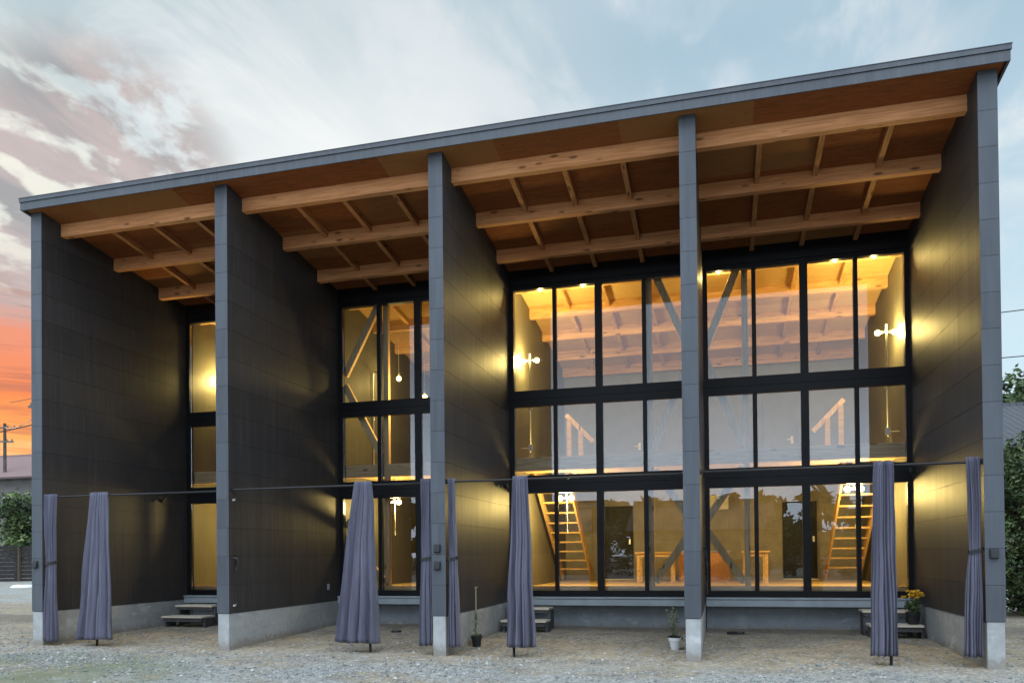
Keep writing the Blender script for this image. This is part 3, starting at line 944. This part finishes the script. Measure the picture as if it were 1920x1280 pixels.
# ------------------------------------------------------------------ small fittings on the fins
def outlet(x, z, label):
    t = thing('outlet', (x, -.001, z), label, 'outlet', 'black weatherproof outlets on the fin fronts')
    b = MB(); b.box(x-.052, x+.052, -.022, -.001, z-.062, z+.062)
    b.build('back_box', M['black'], t, bevel=.006)
    c = MB(); c.hexa([(x-.045, -.050, z-.052), (x+.045, -.050, z-.052), (x+.045, -.0225, z-.052), (x-.045, -.0225, z-.052),
                      (x-.045, -.030, z+.045), (x+.045, -.030, z+.045), (x+.045, -.0225, z+.045), (x-.045, -.0225, z+.045)])
    c.build('flap_cover', M['glossblack'], t, bevel=.004)


M['glossblack'] = pmat('glossy black cover', (.015, .016, .017), rough=.15)
outlet(7.434, 1.545, 'black outlet, upper of two on the third fin front')
outlet(7.434, 1.292, 'black outlet, lower of two on the third fin front')
outlet(14.775, 1.395, 'black outlet on the front of the right end fin')
outlet(.085, 1.355, 'black outlet on the front of the left end fin')


def spot(xw, side, y, z, label):
    t = thing('spotlight', (xw, y, z), label, 'spotlight', 'small black spotlights on the fin sides')
    MB().box(min(xw+side*.001, xw+side*.02), max(xw+side*.001, xw+side*.02), y-.04, y+.04, z-.05, z+.05).build('wall_plate', M['black'], t)
    MB().tube([(xw+side*.02, y, z), (xw+side*.08, y, z+.01)], .012, 8).build('arm', M['black'], t)
    b = MB(); b.tube([(xw+side*.10, y+.04, z+.05), (xw+side*.10, y-.09, z-.04)], [.036, .046], 12)
    b.build('lamp_head', M['black'], t)
    return t


spot(2*W+T, 1, 2.97, 2.735, 'small black spotlight on the right side of the third fin')
spot(4*W, -1, 3.17, 2.745, 'small black spotlight on the left side of the right end fin')
spot(T, 1, 2.81, 2.665, 'small black spotlight on the right side of the left end fin')

xs_ = W+T
for z, lab in ((2.367, 'upper white hook on the second fin, above the tap'), (.668, 'lower white hook on the second fin, near the footing')):
    b = MB(); b.tube([(xs_+.001, .118, z), (xs_+.03, .118, z), (xs_+.035, .118, z+.02)], [.016, .012, .016], 10)
    prop(b.build('wall_hook', M['white'], loc=(xs_, .118, z), smooth=True), lab, 'hook', 'small white hooks on the second fin')
b = MB(); b.tube([(xs_+.001, .12, 1.43), (xs_+.05, .12, 1.43), (xs_+.07, .12, 1.39), (xs_+.07, .12, 1.30), (xs_+.05, .12, 1.24)], [.025, .02, .018, .016, .012], 10); b.tube([(xs_+.045, .12, 1.43), (xs_+.045, .12, 1.48)], .02, 8)
prop(b.build('wall_tap', M['black'], loc=(xs_, .12, 1.35), smooth=True), 'dark tap on the right side of the second fin', 'tap')
b = MB(); b.box(xs_+.001, xs_+.012, 3.10, 3.18, .78, .90)
prop(b.build('wall_plate', M['ledge'], loc=(xs_, 3.14, .84), bevel=.003), 'small grey plate low on the second fin near the glass', 'plate')


def hose(side, label):
    xw = 3*W+(T if side > 0 else 0)+side*.012
    y = 1.7
    b = MB(); pts = []
    for k in range(49):
        a = k/48*4*math.pi
        r = .20+.012*math.sin(a*1.5)
        pts.append((xw+side*(.02+.02*k/48), y+r*.9*math.cos(a), 1.30+r*1.1*math.sin(a)))
    pts += [(xw+side*.04, y+.12, 1.0), (xw+side*.04, y+.10, .78)]
    b.tube(pts, .011, 6)
    b.tube([(xw-side*.011, y, 1.51), (xw+side*.07, y, 1.52)], .012, 6)
    prop(b.build('coiled_hose', M['black'], loc=(xw, y, 1.3), smooth=True), label, 'hose', 'coiled hoses on the fourth fin')


hose(1, 'thin dark hose coiled on the right side of the fourth fin')
hose(-1, 'thin dark hose coiled on the left side of the fourth fin')

# ------------------------------------------------------------------ entry steps
def steps(x0, x1, label, xlow=None):
    xl0, xl1 = xlow or (x0, x1)
    t = thing('entry_steps', ((x0+x1)/2, 2.9, gz(2.9)), label, 'steps', 'wooden entry steps under the glass')
    MB().box(x0, x1, 3.00, 3.40, .425, .46).build('tread', M['tread'], t, bevel=.004)
    MB().box(xl0, xl1, 2.62, 3.02, .225, .26).build('tread', M['tread'], t, bevel=.004)
    MB().box(x0+.02, x1-.02, 3.03, 3.07, .37, .424).build('riser', M['darkwood'], t)
    MB().box(xl0+.02, xl1-.02, 2.65, 2.69, .15, .224).build('riser', M['darkwood'], t)
    for a, b_ in ((x0, xl0), (x1-.05, xl1-.05)):
        MB().box(a+.025, a+.065, 3.08, 3.38, gz(3.2)-.05, .424).build('leg_panel', M['darkwood'], t)
        MB().box(b_+.025, b_+.065, 2.70, 2.98, gz(2.8)-.05, .224).build('leg_panel', M['darkwood'], t)


steps(13.76, 14.52, 'wooden entry steps beside the right end fin under a flower pot', (13.80, 14.60))
steps(7.65, 8.43, 'wooden entry steps partly behind the loose curtain of the third bay', (7.62, 8.46))
steps(.42, 1.32, 'wooden entry steps under the leftmost glass bay', (.40, 1.36))

# ------------------------------------------------------------------ pots and plants
M['leaf'] = pmat('pot leaf', (.11, .15, .055), (.07, .11, .035), rough=.6)
M['leaf_dull'] = pmat('dull leaf', (.16, .18, .10), (.10, .12, .06), rough=.7)
M['petal'] = pmat('orange yellow petal', (.85, .42, .02), (.80, .55, .03), rough=.6, scale=30)
M['soil'] = pmat('potting soil', (.035, .022, .014), (.02, .014, .01), rough=1, bump=.5)
M['cane'] = pmat('dry cane', (.36, .31, .20), (.28, .23, .14), rough=.8)
M['potwhite'] = pmat('white plastic pot', (.66, .68, .68), (.58, .60, .60), rough=.5)


def leaves(b, c, rad, n, size, mi=0, rnd=random):
    for _ in range(n):
        d = Vector((rnd.gauss(0, 1), rnd.gauss(0, 1), rnd.gauss(0, 1))).normalized()
        p = Vector(c)+Vector((d.x*rad[0], d.y*rad[1], d.z*rad[2]))*rnd.uniform(.35, 1)
        a = Vector((rnd.uniform(-1, 1), rnd.uniform(-1, 1), rnd.uniform(-.6, .6))).normalized()
        q = a.cross(Vector((rnd.uniform(-1, 1), rnd.uniform(-1, 1), rnd.uniform(-1, 1)))).normalized()
        s = size*rnd.uniform(.6, 1.3)
        b.add([p-a*s, p-a*s*.2+q*s*.45, p+a*s, p-a*s*.2-q*s*.45], [(0, 1, 2, 3)], mi)
    return b


def pot(c, r0, r1, h, mat, name, label, cat):
    t = thing(name, c, label, cat, 'potted plants by the fins')
    b = MB(); b.lathe(c, [(.001, 0), (r0, 0), (r1*.96, h*.72), (r1*1.06, h*.74), (r1*1.08, h), (r1*.94, h), (r1*.9, h*.86)], 22)
    b.build('pot', mat, t, smooth=False)
    MB().lathe(c, [(.001, h*.90), (r1*.6, h*.9), (r1*.93, h*.86)], 18).build('soil', M['soil'], t)
    return t


c = (7.70, 1.0, ground_h(7.70, 1.0)-.004)
t = pot(c, .060, .085, .19, M['black'], 'potted_plant', 'small black pot with a wilted seedling and a tall cane', 'potted plant')
b = MB(); b.bar((7.69, 1.02, .12), (7.675, 1.06, .92), .016, .016); b.bar((7.655, 1.06, .92), (7.705, 1.06, .925), .02, .02)
b.build('cane', M['cane'], t)
b = MB(); b.tube([(7.69, .98, .13), (7.68, .98, .4), (7.685, .99, .55)], .005, 5)
for k in range(16): leaves(b, (7.685+random.uniform(-.03, .03), .98, .18+k*.026), (.03, .03, .01), 2, .028)
for k in range(14): leaves(b, (7.70+random.uniform(-.08, .08), .98+random.uniform(-.06, .06), .17), (.03, .03, .03), 1, .035)
b.build('foliage', M['leaf'], t)

c = (10.81, 1.10, ground_h(10.81, 1.10)-.004)
t = pot(c, .062, .092, .185, M['potwhite'], 'potted_plant', 'white pot with a thin grey green plant beside the fourth fin', 'potted plant')
b = MB()
for k in range(7):
    a = random.uniform(0, 6.28); x, y = c[0]+.03*math.cos(a), c[1]+.03*math.sin(a)
    tx, ty = c[0]+random.uniform(-.14, .10), c[1]+random.uniform(-.08, .08); hh = random.uniform(.35, .58)
    b.tube([(x, y, .12), ((x+tx)/2, (y+ty)/2, .12+hh*.6), (tx, ty, .12+hh)], .004, 5)
    for q in range(9): leaves(b, (x+(tx-x)*q/9, y+(ty-y)*q/9, .16+hh*q/9*.95), (.03, .03, .02), 3, .022)
b.build('foliage', M['leaf_dull'], t)
b = MB(); leaves(b, (c[0], c[1], .17), (.11, .10, .03), 60, .05)
b.build('dry_leaves', M['soil'], t)

c = (14.48, 2.80, .262)
t = pot(c, .082, .105, .20, M['black'], 'flower_pot', 'black pot of orange yellow flowers standing on the lower step', 'flower pot')
b = MB(); leaves(b, (14.48, 2.79, .55), (.13, .12, .14), 260, .034)
for k in range(8): b.tube([(14.48, 2.8, .44), (14.48+random.uniform(-.13, .13), 2.79+random.uniform(-.1, .1), .70)], .004, 5)
b.build('foliage', M['leaf'], t)
b = MB()
rnd = random.Random(4)
for k in range(16):
    fx, fy, fz = 14.49+rnd.uniform(-.13, .12), 2.78+rnd.uniform(-.10, .09), .73+rnd.uniform(-.045, .075)
    if k == 0: fx, fy, fz = 14.33, 2.76, .70
    leaves(b, (fx, fy, fz), (.036, .036, .02), 26, .022, 0, rnd)
b.build('flowers', M['petal'], t)

b = MB()
for k in range(7): b.box(11.60+k*.036, 11.622+k*.036, 2.98, 3.20, ground_h(11.72, 3.1)+.004, ground_h(11.72, 3.1)+.02)
b.box(11.58, 11.88, 2.96, 2.98, ground_h(11.72, 3.1)-.01, ground_h(11.72, 3.1)+.024); b.box(11.58, 11.88, 3.20, 3.22, ground_h(11.72, 3.1)-.01, ground_h(11.72, 3.1)+.024)
prop(b.build('drain_grate', M['black'], loc=(11.73, 3.1, .03)), 'black drain grate in the soil under the rightmost bay', 'drain grate')
b = MB(); leaves(b, (5.55, 2.6, .06), (.07, .05, .01), 1, .01); b = MB(); b.lathe((5.62, 2.55, ground_h(5.62, 2.55)), [(.001, .03), (.09, .028), (.11, 0)], 16)
prop(b.build('manhole_cover', M['black'], loc=(5.62, 2.55, .03)), 'small dark lid in the soil behind the flaring curtain', 'drain lid')

# ------------------------------------------------------------------ surroundings, left
M['bark'] = pmat('bark', (.10, .075, .05), (.06, .045, .03), rough=.9, stretch=(6, 6, 1))
LG = [pmat('leaf light', (.17, .23, .075), (.11, .165, .05), rough=.6), pmat('leaf mid', (.065, .105, .035), (.05, .08, .025), rough=.6), pmat('leaf dark', (.03, .05, .02), (.022, .038, .015), rough=.7)]


def tree(name, base, clumps, n, size, label, cat='tree', group=None, trunk_h=None, seed=1, mats=LG):
    rnd = random.Random(seed)
    t = thing(name, base, label, cat, group)
    b = MB()
    top = max(cz+rz*.3 for (cx, cy, cz, rx, ry, rz) in clumps)
    b.tube([base, (base[0]+.05, base[1], base[2]+(top-base[2])*.5), (base[0]+.1, base[1]+.05, top)], [.05*(top-base[2])*.6+.03, .03*(top-base[2])*.6+.02, .02], 8)
    for (cx, cy, cz, rx, ry, rz) in clumps:
        zz = base[2]+(top-base[2])*.4
        b.tube([(base[0]+.05, base[1], zz), ((base[0]+cx)/2, (base[1]+cy)/2, (zz+cz)/2), (cx, cy, cz)], [.05, .035, .015], 6)
    b.build('trunk', M['bark'], t)
    b = MB()
    tot = sum(rx*ry*rz for (_, _, _, rx, ry, rz) in clumps)
    for (cx, cy, cz, rx, ry, rz) in clumps:
        k = int(n*rx*ry*rz/tot)
        for q in range(max(1, k//14)):
            d = Vector((rnd.gauss(0, 1), rnd.gauss(0, 1), rnd.gauss(0, 1))).normalized()*(rnd.uniform(.2, 1)**.5)
            p = (cx+d.x*rx, cy+d.y*ry, cz+d.z*rz)
            mi = rnd.choice((0, 0, 1, 1, 2))
            leaves(b, p, (size*3.2, size*3.2, size*2.4), 14, size, mi, rnd)
    b.build('crown', list(mats), t)
    return t


# tree row and dark fence at the far left edge of the yard
def fence(p0, p1, h, label, mats):
    p0 = Vector(p0); p1 = Vector(p1)
    t = thing('boundary_fence', (p0+p1)/2, label, 'fence')
    L = (p1-p0).length; d = (p1-p0)/L; nrm = Vector((-d.y, d.x, 0))
    b = MB()
    k = 0.0
    while k < h:
        a = p0+Vector((0, 0, k)); c_ = p1+Vector((0, 0, k))
        b.bar(a+Vector((0, 0, .13)), c_+Vector((0, 0, .13)), .05, .24)
        k += .26
    b.build('boards', mats, t)
    n = int(L/2.2)
    for q in range(n+1):
        p = p0+d*(L*q/n)
        MB().box(p.x-.06, p.x+.06, p.y-.16, p.y-.04, p.z-.1, p.z+h+.05).build('fence_post', M['bark'], t)


M['darkfence'] = pmat('dark old fence boards', (.035, .03, .026), (.02, .018, .017), rough=.9, scale=6)
fence((-34, 27.5, 0), (-22, 33, 0), 2.2, 'dark weathered fence along the far left edge of the yard', M['darkfence'])
rr = random.Random(3)
for i, (x, y, s) in enumerate(((-33.5, 29.5, 1.0), (-31.2, 30.2, 1.15), (-28.8, 31.2, .95), (-26.2, 32.6, 1.1))):
    cl = [(x+rr.uniform(-1, 1)*.9, y+rr.uniform(-.8, .8), 3.3+rr.uniform(-1.4, 2.0)*s, .95*s, .9*s, .8*s) for _ in range(13)]
    labs = ('green bushy tree at the far left edge of the photo', 'dense green tree behind the far left fence, nearer the house', 'low green tree behind the far left fence', 'green tree behind the fence close to the left end fin')
    tree('bushy_tree', (x, y, 0), cl, 5200, .15, labs[i], 'tree', 'trees behind the far left fence', seed=20+i)


def gable_house(name, x0, x1, y0, y1, zw, zr, label, wallm, roofm, rot=0.0, over=.5, axis='X', wins=(), cat='house', group=None, door=None):
    """house with a pitched roof, ridge along X (or Y)"""
    cx, cy = (x0+x1)/2, (y0+y1)/2
    t = thing(name, (cx, cy, 0), label, cat, group)
    t.rotation_euler = (0, 0, rot)
    b = MB(); b.box(x0, x1, y0, y1, -.2, zw)
    if axis == 'X':
        b.add([(x0, y0, zw), (x0, y1, zw), (x0, cy, zr-.12), (x1, y0, zw), (x1, y1, zw), (x1, cy, zr-.12)], [(0, 1, 2), (5, 4, 3), (0, 2, 5, 3), (1, 4, 5, 2)])
    else:
        b.add([(x0, y0, zw), (x1, y0, zw), (cx, y0, zr-.12), (x0, y1, zw), (x1, y1, zw), (cx, y1, zr-.12)], [(2, 1, 0), (3, 4, 5), (0, 3, 5, 2), (1, 2, 5, 4)])
    b.build('wall', wallm, t)
    r = MB(); th = .14
    if axis == 'X':
        sl = (zr-zw)/(cy-y0); e0 = zw-sl*over
        for ya, yb in ((y0-over, cy), (y1+over, cy)):
            v = [(x0-over, ya, e0), (x1+over, ya, e0), (x1+over, yb, zr), (x0-over, yb, zr)]
            r.hexa(v+[(p[0], p[1], p[2]+th) for p in v])
        r.box(x0-over, x1+over, cy-.14, cy+.14, zr+th*.4, zr+th+.12)
    else:
        sl = (zr-zw)/(cx-x0); e0 = zw-sl*over
        for xa, xb in ((x0-over, cx), (x1+over, cx)):
            v = [(xa, y0-over, e0), (xb, y0-over, zr), (xb, y1+over, zr), (xa, y1+over, e0)]
            r.hexa(v+[(p[0], p[1], p[2]+th) for p in v])
        r.box(cx-.14, cx+.14, y0-over, y1+over, zr+th*.4, zr+th+.12)
    r.build('roof', roofm, t)
    for (face, a, z0, w, h) in wins:
        f = MB()
        g = MB()
        if face == 'S':
            f.box(a, a+w, y0-.05, y0-.002, z0, z0+h); g.box(a+.06, a+w/2-.02, y0-.058, y0-.052, z0+.06, z0+h-.06); g.box(a+w/2+.02, a+w-.06, y0-.058, y0-.052, z0+.06, z0+h-.06)
        elif face == 'N':
            f.box(a, a+w, y1+.002, y1+.05, z0, z0+h); g.box(a+.06, a+w/2-.02, y1+.052, y1+.058, z0+.06, z0+h-.06); g.box(a+w/2+.02, a+w-.06, y1+.052, y1+.058, z0+.06, z0+h-.06)
        wo = f.build('window', M['ledge'], t); g.build('pane', M['glassdark'], wo)
    return t


def tile_mat(name, c1, c2, axis='Y'):
    mt, N, out = newmat(name)
    co = N.n('ShaderNodeTexCoord').outputs['Object']
    sp = N.n('ShaderNodeSeparateXYZ', ins={0: co})
    a, bq = (sp.outputs[0], sp.outputs[1]) if axis == 'Y' else (sp.outputs[1], sp.outputs[0])
    u = N.math('SINE', N.math('MULTIPLY', a, 2*math.pi/.30)); w = N.math('FRACT', N.math('DIVIDE', bq, .27))
    h = N.math('ADD', N.math('MULTIPLY', u, .5), w)
    col = N.mix(N.noise(co, 2.0, 5, .6), c1, c2)
    col = N.mix(N.math('MULTIPLY', N.math('MAXIMUM', N.sstep(w, .82, .95), N.math('MULTIPLY', N.sstep(u, .6, 1.0), .6)), .75), col, tuple(q*.25 for q in c2))
    b = N.n('ShaderNodeBsdfPrincipled', ins={'Base Color': col, 'Roughness': .7, 'Specular IOR Level': .2})
    bn = N.n('ShaderNodeBump', ins={'Height': h, 'Strength': .9, 'Distance': .05})
    N.t.links.new(bn.outputs[0], b.inputs['Normal'])
    N.t.links.new(b.outputs[0], out.inputs[0])
    return mt


M['glassdark'] = pmat('dark window pane', (.03, .035, .04), rough=.08)
M['tile'] = tile_mat('grey roof tiles', (.12, .125, .13), (.08, .085, .09))
M['tile_pink'] = tile_mat('faded pinkish roof tiles', (.33, .22, .20), (.25, .175, .16))
M['tile_brown'] = tile_mat('brown grey roof tiles', (.09, .08, .07), (.06, .055, .05))
M['stucco'] = pmat('grey stucco', (.17, .16, .15), (.13, .125, .115), rough=.9, scale=1.2)
M['stucco_white'] = pmat('white stucco', (.26, .26, .245), (.21, .21, .20), rough=.9, scale=1.2)

gable_house('neighbour_house', -56, -33.5, 37.5, 50.5, 8.1, 10.6, 'low house with a faded pinkish tiled roof beyond the left fence', M['stucco'], M['tile_pink'], axis='X', over=.8, wins=(('S', -44, 5.2, 1.7, 1.2), ('S', -40.5, 5.2, 1.7, 1.2), ('S', -37, 1.2, 1.7, 1.2)))
# ------------------------------------------------------------------ surroundings, right
gable_house('neighbour_house', 19.5, 33, 24.5, 37, 5.9, 8.3, 'house with a grey tiled roof beyond the right hedge', M['stucco'], M['tile'], axis='X', over=.9, wins=(('S', 22, 3.4, 1.7, 1.4), ('S', 26, 3.4, 1.7, 1.4)))
rr = random.Random(5)
cl = [(17.6+rr.uniform(-.6, .9), 7.2+rr.uniform(-.8, 1.2), .25+3.0*q/25, .62, .6, .5) for q in range(26)]
tree('garden_bush', (17.9, 7.3, 0), cl, 20000, .06, 'tall leafy green bush past the right end of the house', 'bush', seed=31)
rr = random.Random(6)
cl = [(30+rr.uniform(-4, 4), 46+rr.uniform(-2, 2), 8+rr.uniform(-3, 4.0), 2.2, 2.0, 1.8) for _ in range(18)]
tree('tall_tree', (30, 46, 0), cl, 9000, .24, 'tall green tree above the grey tiled roof on the right', 'tree', seed=32)

# ------------------------------------------------------------------ poles and wires
M['polegrey'] = pmat('weathered pole', (.16, .14, .13), (.11, .10, .09), rough=.8)


def utility_pole(x, y, h, ang, label):
    t = thing('utility_pole', (x, y, 0), label, 'utility pole', 'utility poles on the skyline')
    MB().tube([(x, y, -.3), (x, y, h)], [.17, .11], 10).build('pole', M['polegrey'], t, smooth=True)
    d = Vector((math.cos(ang), math.sin(ang), 0))
    for k, (zz, L) in enumerate(((h-.4, .95), (h-1.5, .75))):
        p = Vector((x, y-.16, zz))
        MB().bar(p-d*L, p+d*L, .10, .12).build('crossarm', M['polegrey'], t)
        for s in (-.85, -.35, .35, .85):
            q = p+d*L*s
            MB().lathe((q.x, q.y, q.z+.06), [(.03, 0), (.07, .04), (.04, .10), (.06, .14), (.001, .2)], 8).build('insulator', M['stucco'], t)
    return t


utility_pole(-44.6, 38.3, 12.5, .5, 'thin utility pole against the orange glow at the far left')
utility_pole(-24.2, 23.2, 10.2, .3, 'utility pole mostly hidden by the left end fin, its arm showing')


def wire(a, b_, sag, r, label, grp):
    a = Vector(a); b_ = Vector(b_)
    pts = [a.lerp(b_, k/20)+Vector((0, 0, -sag*4*(k/20)*(1-k/20))) for k in range(21)]
    o = MB().tube(pts, r, 5).build('overhead_wire', M['black'], loc=a)
    prop(o, label, 'wire', grp)


GW = 'overhead wires'
wire((-44.6, 38.2, 12.2), (-24.2, 23.1, 9.9), .5, .03, 'upper overhead wire crossing the orange sky at far left', GW)
wire((-60, 30, 8.4), (-24.6, 23.1, 8.95), .4, .035, 'lower overhead wire rising to the hidden pole arm at far left', GW)
wire((-46, 40, 14.6), (-22, 27, 13.0), .3, .025, 'faint high overhead wire above the far left pole', GW)
wire((15, 48, 17.2), (60, 44, 19.0), .4, .035, 'upper overhead wire right of the house', GW)
wire((15, 48, 14.5), (60, 44, 15.2), .4, .035, 'lower overhead wire right of the house', GW)

b = MB(); rr = random.Random(8)
for k in range(2): b.lathe((-22.4+.4*k, 19.7+.12*k, ground_h(-22.4, 19.6)), [(.001, .15), (.22, .13), (.34, .05), (.36, 0)], 10)
prop(b.build('white_sheet_bundle', M['white'], loc=(-22.0, 19.8, 0)), 'white bundle lying on the gravel at the far left', 'bundle')

# ------------------------------------------------------------------ across the yard (seen in the glass)
gable_house('neighbour_house', 6.0, 14.5, -41, -32, 3.0, 4.9, 'pale house with a brown roof reflected in the lower glass', M['stucco_white'], M['tile_brown'], axis='X', wins=(('N', 7, .9, 1.7, 1.3), ('N', 11.0, .3, 1.8, 2.0)))
gable_house('neighbour_house', -9, 2.5, -46, -36, 3.2, 5.4, 'grey house reflected beside the pale one in the lower glass', M['stucco'], M['tile'], axis='X', wins=(('N', -6, .9, 1.7, 1.3), ('N', -2, .9, 1.7, 1.3)))
rr = random.Random(9)
for i, (x, y, h) in enumerate(((3.6, -29, 3.4), (15.8, -30.5, 3.6), (18.6, -31, 4.2), (-4.0, -30, 3.2))):
    cl = [(x+rr.uniform(-1.2, 1.2), y+rr.uniform(-1, 1), h*.45+rr.uniform(-.2, .5)*h, 1.1, 1.0, .9) for _ in range(8)]
    labs = ('dark garden tree reflected left of the pale house', 'dark garden tree reflected close right of the pale house', 'taller dark garden tree reflected farther right of the pale house', 'dark garden tree reflected in front of the grey house')
    tree('garden_tree', (x, y, 0), cl, 1500, .16, labs[i], 'tree', 'garden trees across the yard', seed=40+i)

rr = random.Random(12)
for i in range(5):
    x = -8+8.0*i
    cl = [(x+rr.uniform(-3.9, 3.9), -26+rr.uniform(-.4, .4), rr.uniform(.35, 1.5), .9, .6, .6) for _ in range(16)]
    labs = ('hedge across the yard, farthest left in the reflection', 'hedge across the yard in front of the grey house', 'hedge across the yard in front of the pale house', 'hedge across the yard right of the pale house', 'hedge across the yard, farthest right in the reflection')
    tree('garden_hedge', (x, -26, 0), cl, 2600, .10, labs[i], 'hedge', 'garden hedges across the yard', seed=60+i, mats=LG[1:]+LG[2:])
wire((-30, -24, 6.4), (40, -22, 6.2), .5, .03, 'overhead wire reflected across the lower glass', GW)

b = MB(); rr = random.Random(77)
for k in range(560):
    x = rr.uniform(-75, 80); y = -64+rr.uniform(-4, 4)
    h = 6.8+1.0*mnoise.noise((x*.09, 2.0, 0))+.9*mnoise.noise((x*.4, 5.0, 0))
    z = rr.uniform(.2, 1)*h
    leaves(b, (x, y, z), (1.5, 1.2, .9), 26, .95, rr.choice((0, 1, 1)), rr)
prop(b.build('treeline', LG[1:]), 'dark far tree line across the yard, seen reflected', 'treeline', kind='stuff')

b = MB(); b.box(2*W+T+.011, 2*W+T+.03, 4.35, 4.47, 1.86, 2.14)
prop(b.build('switch_panel', M['white'], loc=(2*W+T+.02, 4.41, 2.0), bevel=.004), 'small white switch panel on the inner wall left of the stairs', 'switch panel')
